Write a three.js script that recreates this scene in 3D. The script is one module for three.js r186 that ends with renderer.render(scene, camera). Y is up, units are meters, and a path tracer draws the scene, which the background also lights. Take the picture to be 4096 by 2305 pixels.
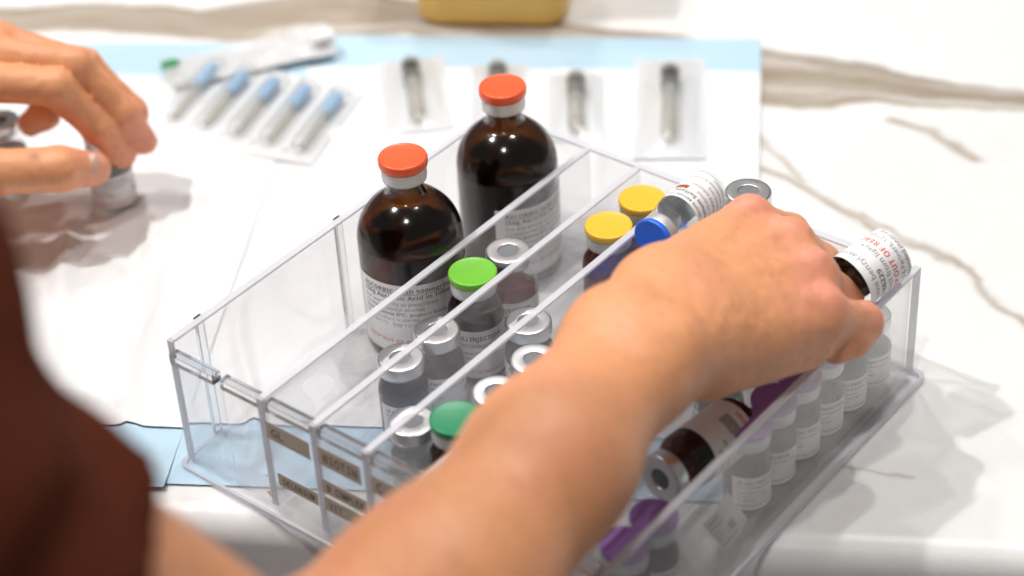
import * as THREE from 'three';
import { RoundedBoxGeometry } from 'three/addons/geometries/RoundedBoxGeometry.js';
import { mergeGeometries } from 'three/addons/utils/BufferGeometryUtils.js';

// ---------------------------------------------------------------- camera, light, exposure
const scene = new THREE.Scene();
const camera = new THREE.PerspectiveCamera(15.583, 1024 / 576, 0.05, 20);
{
  const right = new THREE.Vector3(0.7855, -0.0492, -0.6169), up = new THREE.Vector3(-0.3382, 0.8006, -0.4946), back = new THREE.Vector3(0.5182, 0.5971, 0.6123);
  camera.quaternion.setFromRotationMatrix(new THREE.Matrix4().makeBasis(right, up, back)).normalize();
  camera.position.set(0.6024, 0.6518, 0.4783);
}
camera.focus = 0.985;
camera.userData.fStop = 3.9;
const renderer = new THREE.WebGLRenderer({ antialias: true });
renderer.toneMapping = THREE.LinearToneMapping;
renderer.toneMappingExposure = 1.1;
renderer.shadowMap.enabled = true;
scene.background = new THREE.Color(0.165, 0.163, 0.16);      // the dim room beyond the lamps
const LAMP_Y = 1.59, LAMP_POWER = 1.25;
const LAMPS = [[-0.672, -0.951, 0.7], [-0.968, -0.165, 0.75], [-0.6, 0.2, 3.0], [-0.046, -0.699, 0.75], [0.24, -0.524, 0.6], [0.447, 0.533, 1.1]];

// ---------------------------------------------------------------- helpers
const V = (x, y, z) => new THREE.Vector3(x, y, z);
let seed = 7;
const rnd = () => { seed = (seed * 1664525 + 1013904223) >>> 0; return seed / 4294967296; };
const names = new Map();
function numbered(n) { const k = names.get(n) ?? 0; names.set(n, k + 1); return k ? n + '_' + String(k).padStart(3, '0') : n; }
function part(name, geo, mat, parent) { const m = new THREE.Mesh(geo, mat); m.name = name; m.castShadow = m.receiveShadow = true; parent.add(m); return m; }
function thing(name, label, category, pos = [0, 0, 0], ry = 0, group) {
  const o = new THREE.Group(); o.name = numbered(name); o.position.set(...pos); o.rotation.y = ry; o.userData = { label, category };
  if (group) o.userData.group = group;
  scene.add(o); return o;
}
const box = (x0, x1, y0, y1, z0, z1, r = 0) => {
  const w = x1 - x0, h = y1 - y0, d = z1 - z0;
  const g = r ? new RoundedBoxGeometry(w, h, d, 2, r) : new THREE.BoxGeometry(w, h, d);
  return g.translate((x0 + x1) / 2, (y0 + y1) / 2, (z0 + z1) / 2);
};
const lathe = (pts, n = 48) => new THREE.LatheGeometry(pts.map(([r, y]) => new THREE.Vector2(r, y)), n);
function hash(x, y, z) { let h = Math.imul(x, 374761393) + Math.imul(y, 668265263) + Math.imul(z, 2147483647 ^ 0x5bd1e995); h = Math.imul(h ^ (h >>> 13), 1274126177); return ((h ^ (h >>> 16)) >>> 0) / 4294967296; }
function noise(x, y, z = 0) {
  const X = Math.floor(x), Y = Math.floor(y), Z = Math.floor(z), f = (t) => t * t * (3 - 2 * t), u = f(x - X), v = f(y - Y), w = f(z - Z), L = (a, b, t) => a + (b - a) * t;
  return L(L(L(hash(X, Y, Z), hash(X + 1, Y, Z), u), L(hash(X, Y + 1, Z), hash(X + 1, Y + 1, Z), u), v), L(L(hash(X, Y, Z + 1), hash(X + 1, Y, Z + 1), u), L(hash(X, Y + 1, Z + 1), hash(X + 1, Y + 1, Z + 1), u), v), w);
}
const fbm = (x, y, z = 0, o = 4) => { let s = 0, a = 0.5, t = 0; for (let i = 0; i < o; i++) { s += a * noise(x, y, z + i * 7.3); t += a; a *= 0.5; x *= 2.03; y *= 2.03; z *= 2.03; } return s / t; };
const std = (o) => new THREE.MeshStandardMaterial(o), phys = (o) => new THREE.MeshPhysicalMaterial(o);
const rgb = (r, g, b) => new THREE.Color().setRGB(r, g, b);
function dataTex(w, h, f, srgb) {
  const d = new Uint8Array(w * h * 4);
  for (let j = 0; j < h; j++) for (let i = 0; i < w; i++) { const c = f(i, j), o = (j * w + i) * 4; d[o] = c[0]; d[o + 1] = c[1]; d[o + 2] = c[2]; d[o + 3] = 255; }
  const t = new THREE.DataTexture(d, w, h); t.magFilter = THREE.LinearFilter; t.wrapS = t.wrapT = THREE.RepeatWrapping; if (srgb) t.colorSpace = THREE.SRGBColorSpace; t.needsUpdate = true; return t;
}
function canvasTex(w, h, draw) {
  const c = document.createElement('canvas'); c.width = w; c.height = h; draw(c.getContext('2d'), w, h);
  const t = new THREE.CanvasTexture(c); t.colorSpace = THREE.SRGBColorSpace; t.magFilter = THREE.LinearFilter; return t;
}

// ---------------------------------------------------------------- lamps and ceiling (outside the frame)
{
  const ceiling = new THREE.Mesh(box(-1.6, 1.4, LAMP_Y + 0.012, LAMP_Y + 0.05, -1.7, 1.4), std({ color: rgb(0.7, 0.68, 0.64), roughness: 0.9 }));
  ceiling.name = 'ceiling'; ceiling.userData.kind = 'structure'; ceiling.receiveShadow = true; scene.add(ceiling);
  const glow = std({ color: rgb(0.9, 0.9, 0.9), emissive: rgb(1, 0.98, 0.955), emissiveIntensity: 210 }), trim = std({ color: rgb(0.75, 0.75, 0.75), roughness: 0.4 });
  for (const [x, z, power] of LAMPS) {
    const t = thing('ceiling_downlight', 'round recessed white downlight shining from the ceiling', 'lamp', [x, LAMP_Y, z], 0, 'ceiling downlights');
    part('trim_ring', lathe([[0.036, 0.006], [0.036, -0.004], [0.05, -0.002], [0.052, 0.0125], [0.036, 0.0125]], 32), trim, t);
    part('lamp_lens', new THREE.CylinderGeometry(0.034, 0.034, 0.006, 32).translate(0, 0.008, 0), glow, t);
    const s = new THREE.SpotLight(rgb(1, 0.985, 0.965), LAMP_POWER * power, 0, 1.25, 0.7, 2);
    s.position.set(x, LAMP_Y - 0.006, z); s.target.position.set(x * 0.6 + 0.04, 0, z * 0.6 - 0.06); s.castShadow = true; s.shadow.radius = 1.7; s.name = 'downlight';
    scene.add(s, s.target);
  }
}

// ---------------------------------------------------------------- countertop
const TA = 0.542, TC = Math.cos(TA), TS = Math.sin(TA), TO = [0.0577, 0.0066];     // edge direction and a point on the edge
const toTable = (x, z) => { const dx = x - TO[0], dz = z - TO[1]; return [dx * TC - dz * TS, dx * TS + dz * TC]; };
{
  const poly = (pts) => pts.map(([x, z]) => toTable(x, z));
  const bandU = poly([[-0.3148, -0.3124], [-0.2677, -0.3742], [-0.0894, -0.4354], [0.0128, -0.4671], [0.0501, -0.4827], [0.0764, -0.4872], [0.1154, -0.4917], [0.1626, -0.5065], [0.2124, -0.5238]]);
  const bandL = poly([[-0.2456, -0.3096], [-0.1872, -0.3596], [-0.061, -0.3967], [0.0464, -0.4131], [0.0825, -0.4329], [0.1013, -0.4532], [0.1304, -0.4647], [0.1728, -0.4867], [0.2197, -0.5083]]);
  const at = (p, x) => { if (x <= p[0][0]) return p[0][1]; for (let i = 1; i < p.length; i++) if (x <= p[i][0]) { const t = (x - p[i - 1][0]) / (p[i][0] - p[i - 1][0]); return p[i - 1][1] + t * (p[i][1] - p[i - 1][1]); } return p[p.length - 1][1]; };
  const veins = [
    [[[0.0164, -0.4096], [0.0645, -0.3832], [0.083, -0.3704], [0.1083, -0.359]], 0.0024, 0.5],
    [[[0.038, -0.3372], [0.0795, -0.3578], [0.1019, -0.3561], [0.1254, -0.3509], [0.1607, -0.3453], [0.1922, -0.3404], [0.2226, -0.3356], [0.2485, -0.3205], [0.2781, -0.3054], [0.34, -0.29]], 0.0026, 0.6],
    [[[0.118, -0.4406], [0.1292, -0.4389], [0.1391, -0.4395], [0.1609, -0.4318], [0.1757, -0.4272]], 0.0026, 0.75],
    [[[0.2507, -0.1665], [0.2646, -0.1713], [0.2794, -0.1777]], 0.0012, 0.35],
    [[[0.1535, -0.3494], [0.173, -0.3492], [0.2041, -0.3357]], 0.002, 0.5],
    [[[0.14, -0.62], [0.26, -0.56], [0.36, -0.57], [0.52, -0.5]], 0.003, 0.4],
    [[[-0.3, -0.45], [-0.1, -0.55], [0.1, -0.62], [0.3, -0.7]], 0.004, 0.5],
  ].map(([p, w, a]) => [poly(p), w, a]);
  const seg = (p, a, b) => { const dx = b[0] - a[0], dy = b[1] - a[1], t = Math.max(0, Math.min(1, ((p[0] - a[0]) * dx + (p[1] - a[1]) * dy) / (dx * dx + dy * dy))); return Math.hypot(p[0] - a[0] - t * dx, p[1] - a[1] - t * dy); };
  const NX = 1300, NZ = 1000, X0 = -0.65, Z0 = -0.98;      // 1.3 m by 1 m of stone at one texel a millimetre
  const marble = dataTex(NX, NZ, (i, j) => {
    const x = X0 + i * 0.001, z = Z0 + j * 0.001;
    const wx = x + (fbm(x * 22, z * 22, 1) - 0.5) * 0.018 + (fbm(x * 110, z * 110, 5) - 0.5) * 0.004, wz = z + (fbm(x * 22, z * 22, 9) - 0.5) * 0.018 + (fbm(x * 110, z * 110, 13) - 0.5) * 0.004;
    let tan = 0, grey = 0;
    const u = at(bandU, wx), l = at(bandL, wx), tb = (wz - u) / Math.max(0.004, l - u);
    if (tb > -0.3 && tb < 1.3) {
      const edge = Math.min(1, Math.max(0, Math.min(tb + 0.06, 1.06 - tb) / 0.12));
      const streak = fbm(wx * 9, tb * 5, 21), s2 = fbm(wx * 30, tb * 16, 33);
      tan = edge * (0.5 + 0.6 * streak) * (0.75 + 0.5 * s2);
      if (streak < 0.36) tan *= 0.7;
      grey = edge * Math.max(0, 1 - Math.abs(tb - 0.06) / 0.12) * 0.7;
    }
    for (const [p, w, a] of veins) {
      let d = 9; const q = [wx, wz]; for (let k = 1; k < p.length; k++) d = Math.min(d, seg(q, p[k - 1], p[k]));
      const ww = w * (0.5 + 1.1 * fbm(x * 40, z * 40, 17)); if (d < ww * 3) { const m = Math.exp(-((d / ww) ** 2)) * a * (0.5 + 0.9 * fbm(x * 60, z * 60, 27)); tan = Math.max(tan, m); }
    }
    const cloud = fbm(x * 7, z * 7, 41) - 0.5, fine = fbm(x * 160, z * 160, 51, 2) - 0.5;
    const b = 236 + cloud * 14 + fine * 4;
    return [b - tan * 78 - grey * 26, b - 1 - tan * 92 - grey * 26, b - 2 - tan * 108 - grey * 22].map((v) => Math.max(0, Math.min(255, v)));
  }, true);
  marble.wrapS = marble.wrapT = THREE.MirroredRepeatWrapping;
  const g = new RoundedBoxGeometry(2.6, 0.06, 1.5, 8, 0.015).translate(0, -0.03, -0.744);
  const p = g.attributes.position, uv = g.attributes.uv;
  for (let i = 0; i < p.count; i++) uv.setXY(i, (p.getX(i) - X0) / (NX * 0.001), (p.getZ(i) - p.getY(i) * 0.6 - Z0) / (NZ * 0.001));
  const top = new THREE.Mesh(g, phys({ map: marble, roughness: 0.38, clearcoat: 0.0 }));
  top.name = 'countertop'; top.position.set(TO[0], 0, TO[1]); top.rotation.y = TA; top.castShadow = top.receiveShadow = true;
  top.userData = { kind: 'structure', label: 'white marble patterned countertop with tan veins', category: 'countertop' };
  scene.add(top);
}

// ---------------------------------------------------------------- underpads
{
  const A = 0.563, film = std({ color: rgb(0.50, 0.69, 0.83), roughness: 0.5 }), tissue = std({ color: rgb(0.83, 0.83, 0.84), roughness: 0.95 });
  const bump = dataTex(256, 256, (i, j) => { const v = 128 + (fbm(i / 7, j / 7, 3) - 0.5) * 120; return [v, v, v]; }); bump.repeat.set(9, 6); tissue.bumpMap = bump; tissue.bumpScale = 0.0005;
  // creases: [x, z, direction, length, height, width] in pad metres
  const creases = [];
  const sheet = (x0, x1, z0, z1, y, id, nx, nz, rim) => {
    const g = new THREE.PlaneGeometry(1, 1, nx, nz).rotateX(-Math.PI / 2), p = g.attributes.position;
    for (let i = 0; i < p.count; i++) {
      const u = p.getX(i) + 0.5, v = p.getZ(i) + 0.5, x = x0 + u * (x1 - x0), z = z0 + v * (z1 - z0);
      let h = 0;
      h += 0.0034 * Math.pow(fbm(x * 16 + id, z * 16, 2 + id, 3), 2);
      for (const [cx, cz, a, len, hh, w] of creases) { const dx = x - cx, dz = z - cz, s = dx * Math.cos(a) + dz * Math.sin(a), t = -dx * Math.sin(a) + dz * Math.cos(a) + 0.006 * Math.sin(s * 30 + cx * 50); if (Math.abs(s) < len) h += 1.9 * hh * Math.exp(-((t / w) ** 2)) * (1 - (s / len) ** 2); }
      const e = Math.min(x - rim[0], rim[1] - x, z - rim[2], rim[3] - z); h *= Math.min(1, 0.06 + Math.max(0, e) / 0.035);
      p.setXYZ(i, x, y + h, z);
    }
    g.computeVertexNormals(); return g;
  };
  const pads = [
    ['disposable underpad with blue borders lying under the needles and the held vial', [-0.86, -0.272, 0.008, 0.413], 1, 0.0026],
    ['disposable underpad with blue top border lying under the syringe pouches and organizer', [-0.292, 0, -0.006, 0.409], 2, 0.0012],
  ];
  for (const [label, [x0, x1, z0, z1], id, y] of pads) {
    const t = thing('underpad', label, 'underpad', [0.0101, 0, -0.4687], A, 'underpads spread on the countertop');
    creases.length = 0;
    if (id === 1) creases.push([-0.42, 0.24, 1.25, 0.16, 0.0035, 0.006], [-0.36, 0.29, 1.5, 0.13, 0.003, 0.005], [-0.31, 0.3, 1.35, 0.12, 0.0032, 0.004], [-0.4, 0.33, 1.7, 0.1, 0.0028, 0.005], [-0.47, 0.2, 0.2, 0.12, 0.003, 0.004], [-0.35, 0.19, -0.1, 0.1, 0.0025, 0.004], [-0.5, 0.3, 1.1, 0.12, 0.0035, 0.007], [-0.335, 0.25, 0.5, 0.06, 0.002, 0.004], [-0.38, 0.35, 0.15, 0.09, 0.0025, 0.003], [-0.455, 0.36, 1.45, 0.09, 0.003, 0.004], [-0.3, 0.2, 1.2, 0.07, 0.002, 0.003]);
    else creases.push([-0.25, 0.33, 1.4, 0.09, 0.0028, 0.004], [-0.2, 0.12, 0.1, 0.1, 0.0012, 0.005], [-0.1, 0.1, 1.4, 0.1, 0.001, 0.004]);
    part('plastic_backing', sheet(x0, x1, z0, z1, y, id, 150, 110, [x0, x1, z0, z1]), film, t);
    part('absorbent_sheet', sheet(x0, x1, z0 + 0.041, z1 - 0.041, y + 0.0012, id, 150, 110, [x0, x1, z0, z1]), tissue, t);
  }
}
const PADTOP = 0.0045;

// ---------------------------------------------------------------- acrylic organizer
const smudge = dataTex(512, 512, (i, j) => {      // finger smears, wiped dust and hair-fine scratches
  const a = i * 0.35 + j * 0.94; let v = 60 + 190 * Math.pow(fbm(i / 40, j / 55, 8), 2.4) + 50 * (noise(a / 3, i / 260, 4) > 0.86 ? 1 : 0) * noise(i / 60, j / 60, 6) + 26 * (fbm(i / 4, j / 4, 2, 2) - 0.5);
  v = Math.max(30, Math.min(255, v)); return [v, v, v];
});
const acrylic = phys({ color: rgb(0.98, 0.98, 0.985), transmission: 0.93, thickness: 0, roughness: 0.32, roughnessMap: smudge, ior: 1.49 });
const scuffed = phys({ color: rgb(0.97, 0.97, 0.97), transmission: 0.93, thickness: 0, roughness: 0.34, roughnessMap: smudge, ior: 1.49 });      // outer wall dulled by handling
const acrylicSolid = phys({ color: rgb(0.98, 0.98, 0.99), transmission: 1, thickness: 0.006, roughness: 0.02, ior: 1.49 });
const cutEdge = phys({ color: rgb(0.88, 0.88, 0.92), transmission: 0.55, thickness: 0, roughness: 0.5, ior: 1.49 });
const BASE = 0.004, TOP = 0.0675, X1 = 0.2385, ZB = -0.236, DIV = [0.0535, 0.0848, 0.1152, 0.146, 0.177, 0.208];
const organizer = thing('acrylic_organizer', 'clear acrylic organizer tray with long dividers holding the vials', 'organizer', [0, 0, 0]);
{
  const s = new THREE.Shape(), x0 = -0.0055, x1 = X1 + 0.0095, z0 = -0.0105, z1 = 0.246, r = 0.006;     // plan, depth as -z
  s.moveTo(x0 + r, z0); s.lineTo(x1 - r, z0); s.quadraticCurveTo(x1, z0, x1, z0 + r); s.lineTo(x1, z1 - r); s.quadraticCurveTo(x1, z1, x1 - r, z1); s.lineTo(x0 + r, z1); s.quadraticCurveTo(x0, z1, x0, z1 - r); s.lineTo(x0, z0 + r); s.quadraticCurveTo(x0, z0, x0 + r, z0);
  const g = new THREE.ExtrudeGeometry(s, { depth: BASE - 0.0022, bevelEnabled: true, bevelSize: 0.0008, bevelThickness: 0.0008, bevelSegments: 2, curveSegments: 6 }).rotateX(-Math.PI / 2).translate(0, 0.0012, 0);
  const base = part('base_plate', g, acrylic, organizer);
  // the cut edge of the base catches light all the way round
  const rim = new THREE.Shape(s.getPoints(6)), hole = new THREE.Path(s.getPoints(6).map((p) => new THREE.Vector2((p.x - 0.1165) * 0.988 + 0.1165, (p.y - 0.118) * 0.988 + 0.118)));
  rim.holes.push(hole);
  part('rim', new THREE.ExtrudeGeometry(rim, { depth: 0.0022, bevelEnabled: false }).rotateX(-Math.PI / 2).translate(0, 0.0009, 0), cutEdge, base);
  const panel = (name, x0, x1, y1, z0, z1, mat = acrylic, lip = 0.0016) => {
    const m = part(name, box(x0, x1, BASE + 0.0003, y1 - lip, z0, z1, 0.0003), mat, organizer);
    if (lip) part('polished_edge', box(x0, x1, y1 - lip + 0.0001, y1, z0, z1, 0.0003), cutEdge, m);
    return m;
  };
  panel('side_wall', -0.004, -0.0003, 0.0745, ZB - 0.004, 0.0035);
  panel('side_wall', X1 + 0.0003, X1 + 0.004, TOP, ZB - 0.004, 0.0062, scuffed);
  panel('back_wall', 0, X1, TOP, ZB - 0.004, ZB - 0.0003);
  for (const [x, y1, z] of [[-0.004, 0.0742, 0.0036], [X1 + 0.0003, TOP - 0.0002, ZB - 0.0054], [X1 + 0.0003, TOP - 0.0002, 0.0063]]) part('polished_edge', box(x, x + 0.0037, BASE + 0.0003, y1, z, z + 0.0013, 0.0003), cutEdge, organizer);
  for (const x of DIV) {
    const m = panel('divider', x - 0.0018, x + 0.0018, TOP, ZB, 0.0046);
    part('polished_edge', box(x - 0.0018, x + 0.0018, BASE + 0.0003, TOP - 0.0002, 0.0048, 0.0060, 0.0003), cutEdge, m);
  }
  // slotted front: one block between each pair of slots
  const cuts = [-0.004, 0.0262, ...DIV, X1 + 0.0001];
  for (let i = 1; i < cuts.length; i++) {
    const a = cuts[i - 1] + (i === 1 ? 0.0003 : 0.0021), b = cuts[i] - 0.0021;
    const m = part('front_panel', box(a, b, BASE + 0.0003, 0.0605, 0.0002, 0.0056, 0.0003), acrylic, organizer);
    part('polished_edge', box(a, b, 0.0607, 0.0662, 0.0002, 0.0056, 0.0004), acrylicSolid, m);
  }
  // ribs that line the slots of the left wall
  for (const z of [-0.0165, -0.112]) part('slot_rib', box(-0.0068, -0.0041, BASE + 0.0003, 0.073, z - 0.0022, z + 0.0022, 0.0004), acrylicSolid, organizer);
  // printed tapes on the front
  const tape = (x0, x1, y0, y1, text, ink, fade) => {
    const w = x1 - x0, h = y1 - y0, m = std({ roughness: 0.7, map: canvasTex(512, Math.round(512 * h / w), (c, W, H) => {
      c.fillStyle = '#cdc2b2'; c.fillRect(0, 0, W, H);
      for (let k = 0; k < 500; k++) { c.fillStyle = `rgba(${rnd() < 0.5 ? '90,80,66' : '205,195,180'},0.10)`; c.fillRect(rnd() * W, rnd() * H, 2 + rnd() * 40, 1 + rnd() * 2); }
      c.fillStyle = ink; c.font = `bold ${Math.round(H * 0.6)}px monospace`; c.textBaseline = 'middle'; c.save(); c.translate(W * 0.1, H * 0.54); const tw = c.measureText(text).width; c.scale(fade || (W * 0.82) / tw, 1); c.fillText(text, 0, 0); c.restore();
      for (let k = 0; k < 60; k++) { c.fillStyle = 'rgba(205,194,178,0.75)'; c.fillRect(W * (0.1 + rnd() * 0.85), rnd() * H, 1 + rnd() * 3, 3 + rnd() * 14); }
    }) });
    const g = box(x0, x1, y0, y1, 0, 0.00025); const t = part('label_tape', g, [std({ color: rgb(0.4, 0.37, 0.32) }), std({ color: rgb(0.4, 0.37, 0.32) }), std({ color: rgb(0.4, 0.37, 0.32) }), std({ color: rgb(0.4, 0.37, 0.32) }), m, m], organizer);
    t.position.z = 0.0059; t.userData.label = 'worn beige printed tape';
  };
  tape(0.0555, 0.0815, 0.046, 0.056, 'GL', '#4a443c', 1.1);
  tape(0.0585, 0.0828, 0.0195, 0.027, 'SELENIUM', '#1d1a17');
  tape(0.0868, 0.1113, 0.0465, 0.057, 'BIOTIN', '#4a443c', 0.9);
  tape(0.0868, 0.1130, 0.030, 0.0382, 'B COMPLEX', '#1d1a17');
  tape(0.0868, 0.1115, 0.0195, 0.0278, 'VIT', '#6a6156', 0.9);
  tape(0.1175, 0.1430, 0.046, 0.0560, 'C', '#4a443c', 1);
  // small yellow drips dried on the front
  const drip = std({ color: rgb(0.75, 0.5, 0.12), roughness: 0.4 });
  for (const [x, y, s] of [[0.0515, 0.0208, 0.0007], [0.0512, 0.0105, 0.0011], [0.0522, 0.0092, 0.0008]]) part('dried_drip', new THREE.SphereGeometry(s, 8, 6).scale(1, 0.8, 0.25).translate(x - 0.001, y, 0.0057), drip, organizer);
}

// ---------------------------------------------------------------- bottles and vials
const alu = std({ color: rgb(0.74, 0.74, 0.75), metalness: 1, roughness: 0.3 });
const rubber = std({ color: rgb(0.16, 0.17, 0.19), roughness: 0.6 });
const clearGlass = phys({ color: rgb(0.96, 0.97, 0.97), transmission: 1, thickness: 0, roughness: 0.02, ior: 1.5 });
const amberGlass = phys({ color: rgb(0.30, 0.10, 0.03), transmission: 1, thickness: 0, roughness: 0.02, ior: 1.52 });
const amberSolid = phys({ color: rgb(1, 1, 1), transmission: 1, thickness: 0.003, roughness: 0.14, ior: 1.52, attenuationColor: rgb(0.36, 0.20, 0.07), attenuationDistance: 0.0022 });
const liquidClear = phys({ color: rgb(0.9, 0.92, 0.92), transmission: 1, thickness: 0, roughness: 0.02, ior: 1.33 });
const liquidPale = phys({ color: rgb(0.95, 0.9, 0.7), transmission: 1, thickness: 0.02, roughness: 0.0, ior: 1.34, attenuationColor: rgb(0.8, 0.62, 0.25), attenuationDistance: 0.03 });
const liquidRed = phys({ color: rgb(0.28, 0.02, 0.015), transmission: 0.3, thickness: 0, roughness: 0.2 });
const cap = (r, g, b, ro = 0.33) => phys({ color: rgb(r, g, b), roughness: ro, clearcoat: 0.25, clearcoatRoughness: 0.25 });
const CAPS = { red: cap(0.93, 0.115, 0.03), lime: cap(0.16, 0.52, 0.03), green: cap(0.012, 0.24, 0.10), yellow: cap(0.85, 0.50, 0.03), blue: cap(0.02, 0.16, 0.80), purple: cap(0.36, 0.19, 0.60) };
const steelGrey = std({ color: rgb(0.66, 0.66, 0.67), metalness: 0.55, roughness: 0.42 });

function textLabel(w, h, draw) {
  return canvasTex(w, h, (c, W, H) => { c.fillStyle = '#f0eff0'; c.fillRect(0, 0, W, H); c.fillStyle = '#2a2a30'; draw(c, W, H); });
}
const lines = (c, x, y, step, size, rows, color = '#2a2a30') => { c.fillStyle = color; c.textBaseline = 'top'; rows.forEach((t, i) => { const bold = t.startsWith('*'); c.font = `${bold ? 'bold ' : ''}${size}px sans-serif`; c.fillText(bold ? t.slice(1) : t, x, y + i * step); }); };
const LABELS = {
  ascorbic: textLabel(1400, 560, (c, W) => {
    lines(c, 60, 26, 50, 44, ['*ASCORBIC ACID 500mg/mL', '*(50g Ascorbic Acid in 100mL)']); c.fillRect(60, 74, 590, 4);
    lines(c, 60, 134, 42, 36, ['For use strictly as prescribed', 'Contains benzyl alcohol', '*Store below 8°C, protect from light', 'This product is sterile', 'B: 784115   Exp 12/24']);
    lines(c, 760, 60, 34, 27, ['Injection for intravenous infusion only', 'Dilute before use. Single use vial.', 'Discard any unused portion.', 'Shake gently before use.', 'Compounded for clinic use', 'on medical prescription.']);
    lines(c, 60, 440, 40, 40, ['*KEEP OUT OF REACH OF CHILDREN'], '#d0432c'); c.fillStyle = '#e07a66'; c.fillRect(760, 452, 560, 26);
  }),
  small: textLabel(900, 300, (c, W) => {
    lines(c, 40, 24, 44, 40, ['*(5 mL) INJECTION', 'For intramuscular use']); lines(c, 40, 124, 34, 28, ['Store below 8°C', 'Protect from light', 'B: 786114']);
    for (let k = 0; k < 26; k++) c.fillRect(430 + k * 7, 150, 2 + (k * 7919 % 4), 70);
    lines(c, 40, 244, 34, 32, ['*KEEP OUT OF REACH OF CHILDREN'], '#d9573f');
  }),
  magnesium: textLabel(900, 380, (c) => {
    lines(c, 40, 18, 48, 34, ['*CAUTION: DILUTE BEFORE USE'], '#33333a'); lines(c, 40, 66, 58, 50, ['*Magnesium Sulfate']);
    c.fillStyle = '#b4672a'; c.fillRect(430, 128, 110, 50); lines(c, 440, 132, 50, 42, ['*5 mL'], '#4a2a10');
    lines(c, 40, 132, 58, 40, ['contains 10 mmol', 'concentrated solution']); lines(c, 40, 248, 46, 34, ['of magnesium ions', 'For slow intravenous or intramuscular', 'infusion or injection']);
  }),
  peeled: textLabel(1000, 420, (c) => {
    lines(c, 30, 40, 66, 56, ['Contains benzyl alcohol', '*(B):786229', 'Protect from light*']); c.fillStyle = '#f0eff0'; c.fillRect(0, 230, 1000, 190);
    lines(c, 30, 236, 66, 60, ['*KEEP OUT OF REACH OF CHILDREN'], '#cf4a30'); lines(c, 30, 316, 56, 46, ['Coted & Partners, 127 Glynburn Rd', 'Compounded medicine']);
  }),
};
const labelMat = Object.fromEntries(Object.entries(LABELS).map(([k, t]) => [k, std({ map: t, roughness: 0.55, side: THREE.DoubleSide })]));
const plainPaper = std({ color: rgb(0.8, 0.8, 0.8), roughness: 0.7, side: THREE.DoubleSide });
const wrap = (r, y0, y1, span, start) => new THREE.CylinderGeometry(r, r, y1 - y0, 48, 1, true, start, span).translate(0, (y0 + y1) / 2, 0);

// a big amber infusion bottle, base at its own origin
function infusionBottle(label, x, z, turn) {
  const t = thing('infusion_bottle', label, 'bottle', [x, BASE + 0.0006, z], turn, 'brown infusion bottles with red caps');
  const R = 0.0258;
  const outer = [[0, 0.0014], [0.018, 0.0006], [0.022, 0], [0.0250, 0.0016], [R, 0.0045], [R, 0.0615]];
  for (let k = 1; k <= 14; k++) { const a = k / 14 * 1.17; outer.push([R * Math.cos(a), 0.0615 + R * Math.sin(a)]); }
  outer.push([0.0093, 0.0868], [0.0088, 0.0885], [0.0087, 0.0945], [0.0104, 0.096], [0.0104, 0.0995]);
  const inner = outer.slice(4, outer.length - 3).map(([r, y]) => [r - 0.0021, y - (y > 0.0616 ? 0.0010 : -0.0005)]);
  part('glass_body', lathe([...outer, [0.0066, 0.0995], ...inner.reverse(), [0.018, 0.0035], [0, 0.0042]], 72), amberSolid, t);
  const liq = inner.slice().reverse().filter(([, y]) => y < 0.0635).map(([r, y]) => [r + 0.0003, y]);
  part('liquid', lathe([[0, 0.0038], [0.018, 0.0032], ...liq, [liq[liq.length - 1][0] - 0.0006, 0.0631], [0.018, 0.0626], [0, 0.0625]], 64), liquidPale, t);
  part('paper_label', wrap(R + 0.0003, 0.008, 0.0495, 4.6, -0.85), labelMat.ascorbic, t);
  part('crimp_seal', lathe([[0.0094, 0.0945], [0.0107, 0.0948], [0.0109, 0.0960], [0.0109, 0.1016], [0.0104, 0.1022], [0, 0.1022]], 48), std({ color: rgb(0.72, 0.72, 0.72), metalness: 0.25, roughness: 0.4 }), t);
  part('flip_cap', lathe([[0.0098, 0.1024], [0.0112, 0.1018], [0.0118, 0.1028], [0.0119, 0.1058], [0.0114, 0.1068], [0.0106, 0.1069], [0.0100, 0.1065], [0.004, 0.1064], [0, 0.1064]], 64), CAPS.red, t);
  return t;
}
infusionBottle('brown glass bottle with red cap beside the dark cluster of small vials, label readable', 0.0262, -0.1285, 0.3);
infusionBottle('brown glass bottle with red cap standing nearest the back wall of the tray', 0.0262, -0.2045, 1.25);
scene.children[scene.children.length - 2].userData.label = 'brown glass bottle with red cap beside the light green capped vial';

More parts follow.
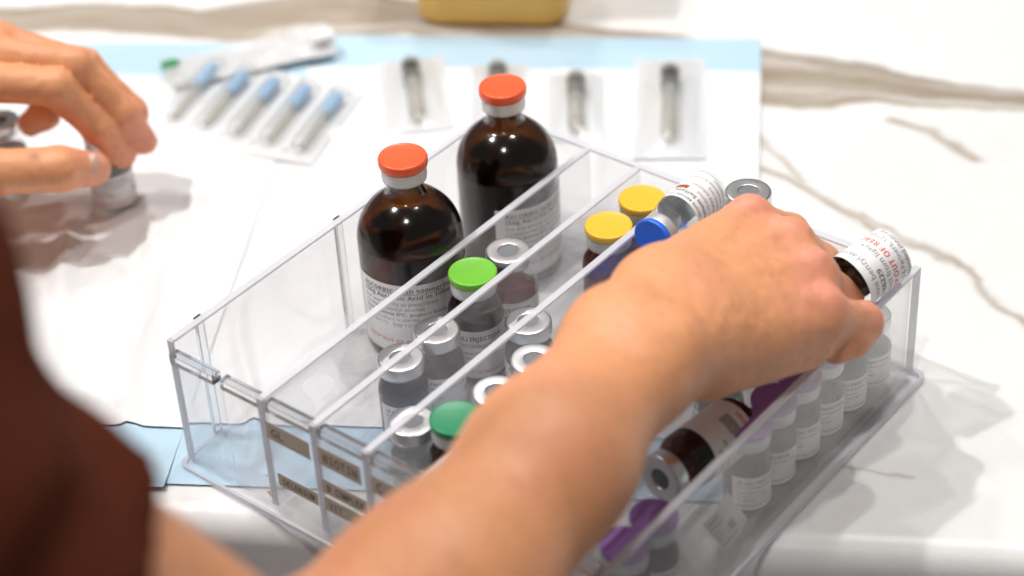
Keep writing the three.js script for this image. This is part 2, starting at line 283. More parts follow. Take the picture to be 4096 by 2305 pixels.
// small injection vials. kind: tall 27 x 58 mm, short 24 x 45 mm
const SHAPE = {
  tall: { R: 0.0133, g: [[0, 0.0008], [0.0112, 0], [0.0128, 0.0012], [0.0133, 0.003], [0.0133, 0.038], [0.0128, 0.041], [0.0112, 0.0436], [0.0086, 0.0456], [0.0074, 0.047], [0.0071, 0.0495], [0.0098, 0.0508], [0.0098, 0.0535]], c: 0.0498, lab: [0.006, 0.034] },
  short: { R: 0.0119, g: [[0, 0.0008], [0.0098, 0], [0.0114, 0.0012], [0.0119, 0.003], [0.0119, 0.0265], [0.0114, 0.029], [0.0098, 0.0315], [0.0078, 0.033], [0.0071, 0.0345], [0.007, 0.0372], [0.0098, 0.0382], [0.0098, 0.041]], c: 0.0374, lab: [0.004, 0.0235] },
};
for (const k of Object.values(SHAPE)) {
  k.glass = lathe(k.g, 48);
  k.liquid = lathe([[0, 0.0018], [k.R - 0.0026, 0.0014], [k.R - 0.0012, 0.0035], [k.R - 0.0012, k.lab[1] - 0.002], [0, k.lab[1] - 0.002]], 40);
  const c = k.c;
  k.crimp = lathe([[0.0092, c], [0.0108, c - 0.0003], [0.0111, c + 0.0012], [0.0111, c + 0.0058], [0.0106, c + 0.0066], [0.0098, c + 0.0068], [0.0052, c + 0.0068], [0.0049, c + 0.0065], [0.0048, c + 0.0056]], 48);
  k.rubber = new THREE.CylinderGeometry(0.0049, 0.0049, 0.002, 32).translate(0, c + 0.0049, 0);
  k.flip = lathe([[0.0096, c + 0.0071], [0.0110, c + 0.0065], [0.0116, c + 0.0073], [0.0118, c + 0.0096], [0.0114, c + 0.0104], [0.0107, c + 0.0105], [0.0101, c + 0.0101], [0.005, c + 0.01], [0, c + 0.0099]], 56);
}
// turn: about its own axis; lay: quaternion or null
function vial(kind, o) {
  const k = SHAPE[kind], t = thing(o.name ?? 'vial', o.label, 'vial', o.at, o.tilt ? 0 : (o.turn ?? 0) * 0.35 - 1.3, o.group);
  if (o.tilt) { t.quaternion.copy(new THREE.Quaternion().setFromUnitVectors(V(0, 1, 0), o.tilt.clone().normalize())).multiply(new THREE.Quaternion().setFromAxisAngle(V(0, 1, 0), o.turn ?? 0)); }
  part('glass_body', k.glass, o.amber ? amberGlass : clearGlass, t);
  if (o.fill) part('liquid', k.liquid, o.fill, t);
  if (o.paper !== false) part('paper_label', wrap(k.R + 0.0003, k.lab[0], k.lab[1], o.span ?? 5.4, 0.3), labelMat[o.paper ?? 'small'], t);
  part('crimp_seal', k.crimp, o.flip ? steelGrey : alu, t);
  if (!o.flip) part('rubber_stopper', k.rubber, rubber, t); else part('flip_cap', k.flip, CAPS[o.flip], t);
  return t;
}
const F0 = BASE + 0.0006;
const xa = 0.0692, xb = 0.1, xc = 0.1306, xd = 0.1615, xe = 0.1925, xf = 0.2245;
vial('tall', { label: 'amber vial with light green cap beside the brown bottle', at: [xa, F0, -0.1235], turn: 1.2, amber: true, flip: 'lime' });
vial('tall', { label: 'clear vial with bare metal seal behind the light green capped vial', at: [xa, F0, -0.1505], turn: 0.5, fill: liquidRed });
vial('short', { label: 'short dark vial with bare metal seal beside the light green capped vial', at: [xa + 0.0005, F0, -0.0945], turn: 0.8, amber: true, fill: liquidRed });
vial('short', { label: 'short dark vial with bare metal seal at the open end of its row', at: [xa, F0, -0.069], turn: 2.0, amber: true, fill: liquidRed });
vial('short', { label: 'short vial with bare metal seal alone behind the two dark ones', at: [xb + 0.001, F0, -0.1245], turn: 0.2, amber: true });
vial('short', { label: 'short vial with bare metal seal close behind the dark green cap', at: [xb + 0.003, F0, -0.0375], turn: 1.7, fill: liquidClear });
vial('tall', { label: 'amber vial with yellow cap nearest the back wall', at: [xb, F0, -0.2185], turn: 0.4, amber: true, flip: 'yellow', paper: false });
vial('tall', { label: 'amber vial with yellow cap in front of the other yellow cap', at: [xb, F0, -0.1905], turn: 0.4, amber: true, flip: 'yellow', paper: false });
vial('tall', { label: 'dark brown vial with dark green cap beside the forearm', at: [xc, F0, -0.0362], turn: 0.4, amber: true, flip: 'green', fill: liquidRed });
vial('tall', { label: 'vial with bare metal seal behind the dark green capped vial', at: [xc, F0, -0.064], turn: 1.4, fill: liquidClear });
vial('tall', { label: 'vial with bare metal seal partly under the forearm edge', at: [xc, F0, -0.0915], turn: 2.4, fill: liquidClear });
for (const z of [-0.178, -0.206]) vial('short', { label: 'short vial with blue cap under the lying magnesium vial', at: [xc, F0, z], turn: 2.4, flip: 'blue', group: 'blue capped vials under the lying vial' });
vial('tall', { label: 'clear vial with blue cap and printed label lying on top of others', at: [0.1278, 0.0700, -0.2375], tilt: V(0.02, 0.01, 1), turn: 0.2, flip: 'blue', paper: 'magnesium', fill: liquidClear, span: 5.6 }).scale.setScalar(0.86);
vial('tall', { label: 'vial with bare metal seal held between the fingers', at: [0.1605, 0.0345, -0.2200], turn: 2.0, fill: liquidClear });

// right compartment: purple capped vials seen through the outer wall, counted from the back corner
[[-0.2025, 2.2, 'second'], [-0.1815, 1.4, 'third'], [-0.161, 0.9, 'fourth'], [-0.1402, 0.2, 'fifth'], [-0.1196, 2.6, 'sixth'], [-0.0475, 1.9, 'last but one'], [-0.0268, 0.3, 'last']].forEach(([z, turn, n]) =>
  vial('short', { label: `purple capped vial along the outer wall, ${n} from the back corner`, at: [0.2268, F0, z], turn, flip: 'purple', amber: n !== 'third', fill: n === 'third' ? liquidClear : undefined, group: 'purple capped vials along the outer wall' }).scale.set(0.89, 0.96, 0.89));
vial('tall', { label: 'dark amber vial lying tilted among the purple caps, its white label peeling', at: [0.2165, 0.0400, -0.1275], tilt: V(-0.06, 0.10, 1), turn: 0.3, amber: true, fill: liquidRed, span: 3.4 });
vial('short', { label: 'clear vial without coloured cap under the wrist beside the purple caps', at: [xe, F0, -0.147], turn: 0.4, fill: liquidClear });
vial('short', { label: 'clear vial standing in the back corner of the outer row', at: [0.2265, F0, -0.2245], turn: 1.0, fill: liquidClear }).scale.setScalar(0.9);

// amber vial with its label curled loose, lying across the back corner of the tray
{
  const t = vial('short', { label: 'amber vial with curled loose white label lying on the back corner', at: [0.2340, 0.0825, -0.2275], tilt: V(-0.28, -0.18, 1), turn: 0, amber: true, fill: liquidRed, paper: false });
  t.scale.setScalar(0.9);
  const curl = new THREE.CylinderGeometry(0.0152, 0.0142, 0.029, 56, 1, true, 0.2, 5.9).translate(0.0010, 0.0165, 0.001);
  part('loose_label', curl, labelMat.peeled, t);
}
// a label strip that came off and leans inside the outer row
{
  const g = new THREE.PlaneGeometry(0.018, 0.03, 12, 1), p = g.attributes.position;
  for (let i = 0; i < p.count; i++) p.setZ(i, 0.004 * Math.cos(p.getX(i) * 90));
  g.computeVertexNormals();
  const m = new THREE.Mesh(g, labelMat.small); m.name = 'loose_paper_label'; m.position.set(0.2335, 0.021, -0.088); m.rotation.set(0, 1.45, 0.5); m.castShadow = m.receiveShadow = true;
  m.userData = { label: 'loose paper label leaning against the outer wall inside the tray', category: 'label' }; scene.add(m);
}
// on the pad, at the left
vial('short', { label: 'vial with white label standing on the pad under the pinching fingers', at: [-0.1895, PADTOP + 0.0005, -0.1235], turn: 1.0, amber: false, fill: liquidClear });
vial('short', { label: 'vial with bare metal seal on the pad behind the thumb', at: [-0.2500, PADTOP + 0.0005, -0.1015], turn: 1.0, fill: liquidClear });

// ---------------------------------------------------------------- packets on the pad
const filmMat = phys({ color: rgb(0.95, 0.96, 0.97), transmission: 0.9, thickness: 0, roughness: 0.22, ior: 1.45 });
const packPaper = std({ color: rgb(0.74, 0.74, 0.75), roughness: 0.8 });
const bluePlastic = std({ color: rgb(0.30, 0.52, 0.76), roughness: 0.4 });
const greyTube = phys({ color: rgb(0.80, 0.78, 0.73), roughness: 0.3, transmission: 0.7, thickness: 0 });
function curved(w, l, amp, nx = 14, nz = 20, s = 0) {
  const g = new THREE.PlaneGeometry(w, l, nx, nz).rotateX(-Math.PI / 2), p = g.attributes.position;
  for (let i = 0; i < p.count; i++) { const x = p.getX(i), z = p.getZ(i); p.setY(i, amp * fbm(x * 45 + s, z * 45, s, 3) + amp * 0.8 * Math.max(0, Math.abs(z) / (l / 2) - 0.8) * 0.2); }
  g.computeVertexNormals(); return g;
}
{ // strip of five needles
  const t = thing('needle_strip', 'strip of five wrapped needles with blue hubs on the pad', 'needles', [-0.1905, PADTOP - 0.0012, -0.2245], 0);
  const base = new THREE.Shape([[-0.0735, 0.044], [0.038, 0.064], [0.066, -0.012], [-0.036, -0.046]].map(([x, y]) => new THREE.Vector2(x, y)));
  const g = new THREE.ShapeGeometry(base).rotateX(-Math.PI / 2);
  part('paper_backing', g.translate(0, 0.0012, 0), packPaper, t);
  for (let i = 0; i < 5; i++) {
    const p = V(-0.0495 + i * 0.0213, 0.0055, -0.0235 - i * 0.0045), d = V(0.33, 0, 0.944);
    const q = new THREE.Quaternion().setFromUnitVectors(V(0, 1, 0), d), len = 0.056;
    const put = (name, geo, mat, parent, off) => { const m = part(name, geo, mat, parent); m.quaternion.copy(q); m.position.copy(p).addScaledVector(d, off); return m; };
    put('needle_hub', lathe([[0, -0.010], [0.0036, -0.010], [0.0040, -0.008], [0.0038, 0.004], [0.0031, 0.0105], [0, 0.0105]], 20), bluePlastic, t, 0.004);
    put('needle_sheath', lathe([[0.0027, -0.016], [0.0022, 0.012], [0.0019, 0.018], [0, 0.019]], 16), greyTube, t, 0.031);
    const b = put('blister', new THREE.CapsuleGeometry(0.0072, len, 4, 14).scale(1, 1, 0.75), filmMat, t, 0.018);
    b.position.y -= 0.0005;
    if (i < 4) { const m = part('seal_ridge', new RoundedBoxGeometry(0.0035, 0.0012, 0.072, 2, 0.0005), packPaper, t); m.position.copy(p).add(V(0.0165, -0.0036, 0.013)); m.rotation.y = Math.atan2(0.33, 0.944); }
  }
}
function syringePouch(label, c, ang, w, l, dark, len) {
  const t = thing('syringe_pouch', label, 'syringe', [c[0], PADTOP - 0.0016, c[1]], ang, 'wrapped syringes on the pad');
  part('paper_backing', curved(w, l, 0.0010, 12, 18, c[0] * 90).translate(0, 0.0006, 0), packPaper, t);
  const film = curved(w * 0.94, l * 0.97, 0.0008, 24, 18, 3), p = film.attributes.position;
  for (let i = 0; i < p.count; i++) { const x = p.getX(i) / (w / 2), z = p.getZ(i) / (l / 2); p.setY(i, p.getY(i) + 0.0012 + 0.0105 * Math.max(0, 1 - x * x * 1.6) * Math.max(0, 1 - z * z)); }
  film.computeVertexNormals(); part('film', film, filmMat, t);
  const tube = (name, geo, mat, z) => { const m = part(name, geo.rotateX(Math.PI / 2), mat, t); m.position.set(0, 0.0056, z); };
  tube('barrel', lathe([[0.0049, -len / 2], [0.0049, len / 2 - 0.006], [0.002, len / 2 - 0.003], [0.0018, len / 2]], 20), greyTube, 0.006);
  tube('plunger_seal', new THREE.CylinderGeometry(0.0053, 0.0053, 0.017, 20), std({ color: dark, roughness: 0.6 }), -len / 2 + 0.014);
  tube('plunger_rod', new THREE.CylinderGeometry(0.0022, 0.0022, len * 0.6, 12), greyTube, 0.004);
  tube('thumb_rest', new THREE.CylinderGeometry(0.0062, 0.0062, 0.002, 20), greyTube, -len / 2 + 0.002);
}
const sa = Math.atan2(0.61, 0.79);
syringePouch('wrapped syringe with a black plunger seal beside the needle strip', [-0.1254, -0.3033], sa + 0.12, 0.042, 0.082, rgb(0.05, 0.05, 0.05), 0.058);
syringePouch('wrapped syringe lying behind the red cap of the rear bottle', [-0.0838, -0.33], sa, 0.034, 0.07, rgb(0.07, 0.07, 0.08), 0.05);
syringePouch('wrapped syringe between the rear bottle and the last pouch', [-0.0375, -0.3452], sa - 0.02, 0.036, 0.074, rgb(0.10, 0.10, 0.10), 0.052);
syringePouch('wrapped syringe nearest the free corner of the pad', [0.008, -0.3748], sa - 0.06, 0.042, 0.108, rgb(0.06, 0.06, 0.07), 0.07);
{ // crumpled clear sleeve behind the needle strip
  const t = thing('plastic_sleeve', 'crumpled clear plastic sleeve with green tip behind the needle strip', 'wrapper', [-0.2330, PADTOP + 0.002, -0.2760], 2.577);
  part('film', curved(0.034, 0.105, 0.009, 24, 40, 12), phys({ color: rgb(0.93, 0.93, 0.94), transmission: 0.6, thickness: 0, roughness: 0.3 }), t);
  part('paper_strip', curved(0.03, 0.1, 0.003, 10, 16, 4).translate(0, -0.001, 0), packPaper, t);
  part('green_tip', lathe([[0, 0], [0.003, 0.001], [0.0035, 0.008], [0.002, 0.012], [0, 0.012]], 16).rotateX(Math.PI / 2).translate(0.004, 0.006, -0.054), std({ color: rgb(0.05, 0.35, 0.12), roughness: 0.4 }), t);
  part('adhesive_tab', new RoundedBoxGeometry(0.012, 0.0015, 0.014, 2, 0.0006).translate(-0.004, 0.009, 0.045), packPaper, t);
}
{ // yellow tub at the far side
  const t = thing('yellow_container', 'yellow plastic container standing behind the blue edge of the pad', 'container', [-0.1620, 0.0005, -0.4300], TA);
  const tub = new THREE.Shape(), w = 0.042, d = 0.036, r = 0.013;
  tub.moveTo(-w + r, -d); tub.lineTo(w - r, -d); tub.quadraticCurveTo(w, -d, w, -d + r); tub.lineTo(w, d - r); tub.quadraticCurveTo(w, d, w - r, d); tub.lineTo(-w + r, d); tub.quadraticCurveTo(-w, d, -w, d - r); tub.lineTo(-w, -d + r); tub.quadraticCurveTo(-w, -d, -w + r, -d);
  const g = new THREE.ExtrudeGeometry(tub, { depth: 0.1, steps: 6, bevelEnabled: true, bevelSize: 0.005, bevelThickness: 0.006, bevelSegments: 4, curveSegments: 8 }).rotateX(-Math.PI / 2).translate(0, 0.006, 0), p = g.attributes.position;
  for (let i = 0; i < p.count; i++) { const s = 1 + p.getY(i) * 0.7; p.setX(i, p.getX(i) * s); p.setZ(i, p.getZ(i) * s); }
  g.computeVertexNormals(); part('tub', g, cap(0.80, 0.47, 0.10, 0.4), t);
  part('lid', new RoundedBoxGeometry(0.106, 0.012, 0.094, 4, 0.005).translate(0, 0.118, 0), cap(0.75, 0.42, 0.08, 0.4), t);
}

// ---------------------------------------------------------------- person: arms, hands, brown top
const smin = (a, b, k) => { const h = Math.max(k - Math.abs(a - b), 0) / k; return Math.min(a, b) - h * h * k * 0.25; };
function capsules(list) {           // [[a, b, ra, rb], ...] -> array of distance functions
  return list.map(([a, b, ra, rb]) => {
    const bx = b[0] - a[0], by = b[1] - a[1], bz = b[2] - a[2], i = 1 / Math.max(1e-9, bx * bx + by * by + bz * bz);
    return (x, y, z) => { const px = x - a[0], py = y - a[1], pz = z - a[2], t = Math.max(0, Math.min(1, (px * bx + py * by + pz * bz) * i)), dx = px - t * bx, dy = py - t * by, dz = pz - t * bz; return Math.sqrt(dx * dx + dy * dy + dz * dz) - ra - (rb - ra) * t; };
  });
}
const blend = (fs, k) => (x, y, z) => { let d = fs[0](x, y, z); for (let i = 1; i < fs.length; i++) d = smin(d, fs[i](x, y, z), k); return d; };
function chain(pts, k = 0.004) { const l = []; for (let i = 1; i < pts.length; i++) l.push([pts[i - 1].slice(0, 3), pts[i].slice(0, 3), pts[i - 1][3], pts[i][3]]); return blend(capsules(l), k); }
function surfaceNets(sdf, lo, hi, c) {
  const n = [0, 1, 2].map((k) => Math.ceil((hi[k] - lo[k]) / c / 4) * 4 + 1), [nx, ny, nz] = n, at = (i, j, k) => i + nx * (j + ny * k), val = new Float32Array(nx * ny * nz).fill(1);
  for (let K = 0; K < nz; K += 4) for (let J = 0; J < ny; J += 4) for (let I = 0; I < nx; I += 4) {
    const d = sdf(lo[0] + (I + 1.5) * c, lo[1] + (J + 1.5) * c, lo[2] + (K + 1.5) * c), far = Math.abs(d) > c * 4.2;
    for (let k = K; k < Math.min(K + 4, nz); k++) for (let j = J; j < Math.min(J + 4, ny); j++) for (let i = I; i < Math.min(I + 4, nx); i++) val[at(i, j, k)] = far ? d : sdf(lo[0] + i * c, lo[1] + j * c, lo[2] + k * c);
  }
  const id = new Int32Array(nx * ny * nz).fill(-1), pos = [], idx = [], E = [[0, 1], [2, 3], [4, 5], [6, 7], [0, 2], [1, 3], [4, 6], [5, 7], [0, 4], [1, 5], [2, 6], [3, 7]], off = [0, 1, 2, 3, 4, 5, 6, 7].map((b) => at(b & 1, (b >> 1) & 1, b >> 2));
  for (let k = 0; k < nz - 1; k++) for (let j = 0; j < ny - 1; j++) for (let i = 0; i < nx - 1; i++) {
    const o = at(i, j, k); let m = 0; for (let b = 0; b < 8; b++) if (val[o + off[b]] < 0) m |= 1 << b;
    if (m === 0 || m === 255) continue;
    let x = 0, y = 0, z = 0, s = 0;
    for (const [a, b] of E) { const va = val[o + off[a]], vb = val[o + off[b]]; if ((va < 0) === (vb < 0)) continue; const t = va / (va - vb); x += (a & 1) + t * ((b & 1) - (a & 1)); y += ((a >> 1) & 1) + t * (((b >> 1) & 1) - ((a >> 1) & 1)); z += (a >> 2) + t * ((b >> 2) - (a >> 2)); s++; }
    id[o] = pos.length / 3; pos.push(lo[0] + (i + x / s) * c, lo[1] + (j + y / s) * c, lo[2] + (k + z / s) * c);
  }
  const quad = (a, b, cc, d, flip) => { if (flip) idx.push(a, cc, b, a, d, cc); else idx.push(a, b, cc, a, cc, d); };
  for (let k = 1; k < nz - 1; k++) for (let j = 1; j < ny - 1; j++) for (let i = 1; i < nx - 1; i++) {
    const o = at(i, j, k), v = val[o] < 0;
    if (v !== (val[o + 1] < 0)) quad(id[o - nx - nx * ny], id[o - nx * ny], id[o], id[o - nx], !v);
    if (v !== (val[o + nx] < 0)) quad(id[o - 1 - nx * ny], id[o - nx * ny], id[o], id[o - 1], v);
    if (v !== (val[o + nx * ny] < 0)) quad(id[o - 1 - nx], id[o - nx], id[o], id[o - 1], !v);
  }
  const nor = new Float32Array(pos.length), e = c * 0.4;
  for (let q = 0; q < pos.length; q += 3) {
    const x = pos[q], y = pos[q + 1], z = pos[q + 2], gx = sdf(x + e, y, z) - sdf(x - e, y, z), gy = sdf(x, y + e, z) - sdf(x, y - e, z), gz = sdf(x, y, z + e) - sdf(x, y, z - e), l = Math.hypot(gx, gy, gz) || 1;
    nor[q] = gx / l; nor[q + 1] = gy / l; nor[q + 2] = gz / l;
  }
  const g = new THREE.BufferGeometry(); g.setAttribute('position', new THREE.Float32BufferAttribute(pos, 3)); g.setAttribute('normal', new THREE.BufferAttribute(nor, 3)); g.setIndex(idx); return g;
}
// --- right arm and hand
const SHO = [0.1960, 0.3030, 0.2790], ELB = [0.2184, 0.1133, 0.1688];
const wrist = [0.2067, 0.112, -0.0995], lat = [0.93, -0.2, 0.3];
const off = (p, s, dy = 0) => [p[0] + lat[0] * s, p[1] + lat[1] * s + dy, p[2] + lat[2] * s];
const mcp = { i: [0.1838, 0.102, -0.1845], m: [0.207, 0.1, -0.1813], r: [0.2261, 0.098, -0.1695], p: [0.2409, 0.092, -0.1556] };
const foreArm = blend(capsules([
  [SHO, ELB, 0.043, 0.04], [ELB, [0.2280, 0.112, 0.0870], 0.035, 0.0358], [[0.2280, 0.112, 0.0870], [0.2218, 0.121, 0.0134], 0.0358, 0.0285],
  [off([0.2218, 0.121, 0.0134], 0.005), off([0.2065, 0.118, -0.0609], 0.0112), 0.0238, 0.0162], [off([0.2218, 0.121, 0.0134], -0.005), off([0.2065, 0.118, -0.0609], -0.0108), 0.0238, 0.0165],
  [off([0.2065, 0.118, -0.0609], 0.0112), off(wrist, 0.0120), 0.0162, 0.0146], [off([0.2065, 0.118, -0.0609], -0.0108), off(wrist, -0.0160), 0.0165, 0.0160],
]), 0.022), palmR = blend(capsules([
  [off([0.2065, 0.121, -0.078], 0.0165, 0.006), off([0.2065, 0.119, -0.084], 0.0165, 0.005), 0.0098, 0.0098],       // ulnar head
  [off(wrist, -0.018), mcp.i, 0.0170, 0.0120], [off(wrist, -0.004), mcp.m, 0.0165, 0.0122], [off(wrist, 0.006), mcp.r, 0.0165, 0.0116], [off(wrist, 0.016, -0.003), mcp.p, 0.0165, 0.0108],
  [off(wrist, 0.016, -0.012), [mcp.p[0] - 0.004, mcp.p[1] - 0.012, mcp.p[2] + 0.01], 0.0135, 0.011], [off(wrist, -0.021, -0.008), [0.1735, 0.091, -0.152], 0.0155, 0.0125],
]), 0.0130), rightArm = (x, y, z) => smin(foreArm(x, y, z), palmR(x, y, z), 0.014);
const rightFingers = [
  chain([[...mcp.i, 0.0112], [0.187, 0.080, -0.214, 0.0095], [0.1845, 0.060, -0.2165, 0.0085], [0.1805, 0.047, -0.2135, 0.0072]]),
  chain([[...mcp.m, 0.0114], [0.2035, 0.070, -0.214, 0.0098], [0.200, 0.047, -0.212, 0.0087], [0.196, 0.033, -0.200, 0.0074]]),
  chain([[...mcp.r, 0.0110], [0.2265, 0.0705, -0.1965, 0.0094], [0.2205, 0.048, -0.195, 0.0084], [0.2150, 0.036, -0.185, 0.0072]]),
  chain([[...mcp.p, 0.0104], [0.2470, 0.0765, -0.1790, 0.0090], [0.2475, 0.0735, -0.1700, 0.0082], [0.2450, 0.0735, -0.1610, 0.0074]]),
  chain([[0.1735, 0.091, -0.152, 0.0125], [0.166, 0.074, -0.176, 0.0105], [0.1620, 0.062, -0.1935, 0.0085]]),
];
const tendons = capsules(['i', 'm', 'r', 'p'].flatMap((k) => [[[mcp[k][0], mcp[k][1] + 0.0075, mcp[k][2]], [mcp[k][0], mcp[k][1] + 0.0073, mcp[k][2] + 0.001], 0.0066, 0.0064], [off(wrist, 0, 0.0135), [mcp[k][0], mcp[k][1] + 0.0098, mcp[k][2] + 0.004], 0.0022, 0.0032]]));
const rightSdf = (x, y, z) => {
  let d = rightArm(x, y, z);
  if (d < 0.14) {
    for (const t of tendons) d = smin(d, t(x, y, z), 0.0045);
    let f = 1; for (const g of rightFingers) f = Math.min(f, g(x, y, z));
    d = smin(d, f, 0.005);
  }
  return d;
};
// --- left arm and hand
const LW = [-0.305, 0.112, -0.035], LE = [-0.345, 0.14, 0.2], LS = [-0.16, 0.33, 0.42];
const lm = { i: [-0.2300, 0.1005, -0.0640], m: [-0.2330, 0.103, -0.0870], r: [-0.243, 0.098, -0.105], p: [-0.254, 0.088, -0.118] };
const leftArm = blend(capsules([
  [LS, LE, 0.05, 0.04], [LE, [-0.33, 0.13, 0.09], 0.039, 0.035], [[-0.33, 0.13, 0.09], LW, 0.035, 0.022],
  [LW, lm.i, 0.019, 0.012], [LW, lm.m, 0.019, 0.0122], [LW, lm.r, 0.018, 0.0116], [LW, lm.p, 0.017, 0.0108], [LW, [-0.235, 0.066, -0.036], 0.017, 0.015],
]), 0.016);
const leftFingers = [
  chain([[...lm.i, 0.0112], [-0.1912, 0.0905, -0.1000, 0.0096], [-0.1805, 0.0605, -0.1150, 0.0088], [-0.1762, 0.041, -0.1235, 0.0076]]),
  chain([[...lm.m, 0.0114], [-0.1945, 0.0935, -0.1180, 0.0096], [-0.1775, 0.0635, -0.1290, 0.0088], [-0.1735, 0.0435, -0.1370, 0.0076]]),
  chain([[...lm.r, 0.011], [-0.2060, 0.082, -0.133, 0.0092], [-0.186, 0.0545, -0.1420, 0.0085], [-0.189, 0.040, -0.144, 0.0074]]),
  chain([[...lm.p, 0.0102], [-0.229, 0.066, -0.124, 0.0088], [-0.2265, 0.0535, -0.1155, 0.008], [-0.231, 0.0495, -0.1085, 0.0072]]),
  chain([[-0.235, 0.066, -0.036, 0.0145], [-0.1985, 0.060, -0.0530, 0.0125], [-0.1735, 0.0575, -0.0790, 0.0115], [-0.1712, 0.0475, -0.0985, 0.0096]]),
];
const leftSdf = (x, y, z) => { let d = leftArm(x, y, z); if (d < 0.14) { let f = 1; for (const g of leftFingers) f = Math.min(f, g(x, y, z)); d = smin(d, f, 0.006); } return d; };
// fine skin relief: folds across the joints
const relief = (sdf) => (x, y, z) => { const d = sdf(x, y, z), k = Math.max(0, Math.min(1, (-0.035 - z) / 0.05)); return Math.abs(d) < 0.006 ? d + k * (0.0009 * (fbm(x * 75, y * 75, z * 75, 2) - 0.5) + 0.0005 * (noise(x * 260, y * 260, z * 260) - 0.5)) : d; };
const person = thing('person', 'person in a dark brown top reaching into the tray with bare arms', 'person', [0, 0, 0]);
{
  const chest = capsules([[SHO, [0.07, 0.29, 0.35], 0.04, 0.05], [[0.07, 0.29, 0.35], LS, 0.05, 0.043], [[0.045, 0.36, 0.30], [0.055, 0.47, 0.20], 0.054, 0.05]]), upper = (x, y, z) => smin(Math.min(rightSdf(x, y, z), leftSdf(x, y, z)), Math.min(chest[0](x, y, z), chest[1](x, y, z), chest[2](x, y, z)), 0.01);
  // bowed head above the frame: face towards the work, built in its own axes (u across, v up the face, w out of the face)
  const hw = V(-0.30, -0.76, -0.58).normalize(), hu = V(0.856, 0, -0.516), hv = new THREE.Vector3().crossVectors(hw, hu).normalize(); hu.crossVectors(hv, hw);
  const HC = V(0.055, 0.545, 0.135), flip = hv.y < 0 ? -1 : 1;
  const local = (f) => (x, y, z) => { const a = x - HC.x, b = y - HC.y, c = z - HC.z; return f(a * hu.x + b * hu.y + c * hu.z, flip * (a * hv.x + b * hv.y + c * hv.z), a * hw.x + b * hw.y + c * hw.z); };
  const ell = (u, v, w, cu, cv, cw, ru, rv, rw) => { const p = (u - cu) / ru, q = (v - cv) / rv, r = (w - cw) / rw, k = Math.hypot(p, q, r); return (k - 1) * Math.min(ru, rv, rw); };
  const face = (u, v, w) => {
    const s = Math.abs(u);
    let d = smin(ell(u, v, w, 0, 0.025, -0.015, 0.074, 0.095, 0.092), ell(u, v, w, 0, -0.045, 0.022, 0.055, 0.068, 0.06), 0.03);
    d = smin(d, ell(u, v, w, 0, -0.098, 0.05, 0.02, 0.016, 0.02), 0.02);                      // chin
    d = smin(d, ell(u, v, w, 0, -0.022, 0.085, 0.013, 0.026, 0.016), 0.012);                  // nose
    d = smin(d, ell(s, v, w, 0.033, 0.022, 0.062, 0.024, 0.008, 0.014), 0.012);               // brow
    d = Math.max(d, -ell(s, v, w, 0.032, 0.004, 0.083, 0.015, 0.010, 0.013)); d = Math.min(d, ell(s, v, w, 0.031, 0.003, 0.063, 0.0125, 0.0115, 0.0115));   // eyes
    d = smin(d, ell(u, v, w, 0, -0.062, 0.078, 0.023, 0.006, 0.008), 0.006); d = smin(d, ell(u, v, w, 0, -0.072, 0.077, 0.02, 0.006, 0.008), 0.006);       // lips
    return smin(d, ell(s, v, w, 0.076, -0.01, -0.012, 0.008, 0.03, 0.018), 0.006);            // ears
  };
  const head = (x, y, z) => smin(local(face)(x, y, z), chest[2](x, y, z), 0.02);
  const parts = [surfaceNets(relief(rightSdf), [0.14, 0.015, -0.25], [0.285, 0.175, -0.018], 0.0019), surfaceNets(relief(leftSdf), [-0.36, 0.03, -0.165], [-0.155, 0.16, -0.018], 0.0019), surfaceNets(upper, [-0.41, 0.05, -0.0225], [0.29, 0.49, 0.5], 0.0042), surfaceNets(head, [-0.09, 0.38, -0.02], [0.2, 0.68, 0.27], 0.0035)];
  const body = mergeGeometries(parts), p = body.attributes.position, col = new Float32Array(p.count * 3);
  const moles = [[0.2085, 0.1135, -0.163, 0.0028], [0.2035, 0.1385, -0.058, 0.0022], [0.222, 0.15, 0.02, 0.0028], [0.199, 0.1475, -0.012, 0.002], [-0.178, 0.069, -0.069, 0.003]];
  const ruddy = [...Object.values(mcp).map((q) => [q[0], q[1] + 0.01, q[2], 0.012]), [0.2045, 0.07, -0.2255, 0.012], [0.25, 0.0795, -0.1822, 0.014], [0.176, 0.04, -0.1235, 0.02], [-0.1735, 0.0435, -0.137, 0.02], [-0.1715, 0.05, -0.097, 0.016]];
  for (let i = 0; i < p.count; i++) {
    const x = p.getX(i), y = p.getY(i), z = p.getZ(i), n = fbm(x * 60, y * 60, z * 60, 4) - 0.5, f = fbm(x * 300, y * 300, z * 300, 2) - 0.5;
    let r = 0; for (const [a, b, c, w] of ruddy) r = Math.max(r, Math.exp(-((x - a) ** 2 + (y - b) ** 2 + (z - c) ** 2) / (w * w)));
    const blotch = Math.max(0, fbm(x * 38 + 5, y * 38, z * 38, 3) - 0.5) * 1.5;
    r = Math.min(1, r * 1.0 + blotch);
    let m = 0; for (const [a, b, c, w] of moles) m = Math.max(m, Math.exp(-((x - a) ** 2 + (y - b) ** 2 + (z - c) ** 2) / (w * w)));
    const v = 1 - 0.45 * m, hair = 1 - 0.10 * Math.max(0, fbm(x * 420, y * 420, z * 420, 2) - 0.55) * 4;
    col[i * 3] = v * hair * (0.80 + n * 0.08 + f * 0.04 + r * 0.05); col[i * 3 + 1] = v * hair * (0.350 + n * 0.06 + f * 0.03 - r * 0.02); col[i * 3 + 2] = v * hair * (0.165 + n * 0.03 + f * 0.02 + r * 0.055);
  }
  body.setAttribute('color', new THREE.BufferAttribute(col, 3));
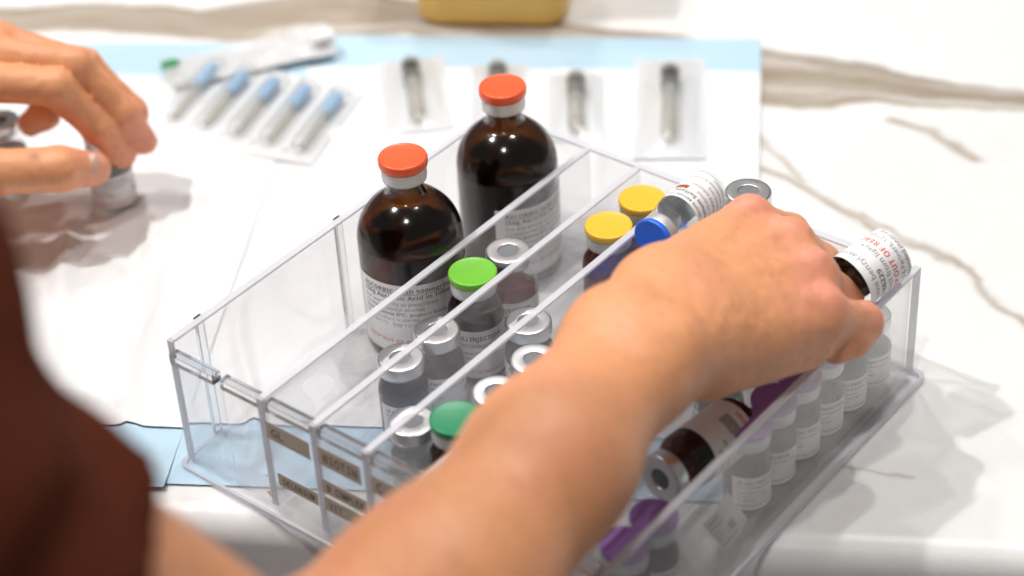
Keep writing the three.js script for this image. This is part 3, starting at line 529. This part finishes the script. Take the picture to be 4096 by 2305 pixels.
  const skin = phys({ vertexColors: true, roughness: 0.5, clearcoat: 0.08, clearcoatRoughness: 0.45, sheen: 0.2, sheenColor: rgb(0.9, 0.5, 0.35), sheenRoughness: 0.5 });
  const b = part('body', body, skin, person);
  const hairShape = (u, v, w) => Math.max(smin(ell(u, v, w, 0, 0.03, -0.022, 0.085, 0.106, 0.096), ell(u, v, w, 0, -0.05, -0.075, 0.06, 0.075, 0.045), 0.03), 0.045 - v * 0.2 - Math.hypot(u * 0.8, w - 0.105) * 0.8) + 0.003 * Math.sin(u * 420 + 2 * noise(u * 50, v * 50, w * 50)) + 0.004 * (fbm(u * 40, v * 40, w * 40, 3) - 0.5);
  part('hair', surfaceNets(local(hairShape), [-0.12, 0.40, -0.04], [0.22, 0.70, 0.30], 0.005), phys({ color: rgb(0.045, 0.024, 0.014), roughness: 0.5, sheen: 0.3 }), person);
  // thumbnail of the left hand
  const nail = new THREE.SphereGeometry(0.0074, 20, 14, 0, Math.PI * 2, 0, 1.05).scale(0.8, 0.55, 1.05), q = new THREE.Quaternion().setFromRotationMatrix(new THREE.Matrix4().lookAt(V(0, 0, 0), V(0.05, 0.4, -0.9), V(0.62, 0.55, 0.55)));
  const m = part('thumbnail', nail, phys({ color: rgb(0.68, 0.42, 0.32), roughness: 0.25, clearcoat: 0.4 }), b); m.quaternion.copy(q); m.position.set(-0.1662, 0.0545, -0.0930);
  // brown top: sleeves over the upper arms and the trunk between them
  const armR = capsules([[SHO, ELB, 0.049, 0.0455]])[0], armL = capsules([[LS, LE, 0.066, 0.055]])[0];
  const T0 = [0.176, 0.216, 0.2490], T1 = [0.1600, 0.3085, 0.2562], T2 = [0.121, 0.367, 0.266];
  const trunk = blend(capsules([[T0, T1, 0.048, 0.060], [T1, T2, 0.060, 0.066], [T2, LS, 0.066, 0.07], [T1, [0.07, 0.05, 0.38], 0.054, 0.08], [[0.05, 0.28, 0.36], [0.05, -0.3, 0.4], 0.09, 0.11], [[-0.1, 0.28, 0.42], [-0.08, -0.3, 0.44], 0.09, 0.11]]), 0.02);
  const ax = V(ELB[0] - SHO[0], ELB[1] - SHO[1], ELB[2] - SHO[2]).normalize(), HEM = 0.088;
  const top = (x, y, z) => {
    const s = (x - SHO[0]) * ax.x + (y - SHO[1]) * ax.y + (z - SHO[2]) * ax.z;
    const fold = 0.003 * Math.sin(s * 95 + 5 * noise(x * 20, y * 20, z * 20)) + 0.008 * (fbm(x * 22, y * 22, z * 22, 3) - 0.5) - 0.0015 * Math.exp(-(((s - HEM + 0.014) / 0.003) ** 2));
    const r = Math.max(armR(x, y, z), s - HEM), l = Math.max(armL(x, y, z), (x - LS[0]) * -0.6 + (y - LS[1]) * -0.55 + (z - LS[2]) * -0.55 - 0.16);
    return smin(Math.min(r, l), trunk(x, y, z), 0.014) + fold;
  };
  const shirt = surfaceNets(top, [-0.32, -0.42, 0.08], [0.34, 0.46, 0.58], 0.007);
  part('brown_top', shirt, phys({ color: rgb(0.105, 0.024, 0.011), roughness: 0.95, specularIntensity: 0.25 }), person);
}
renderer.render(scene, camera);
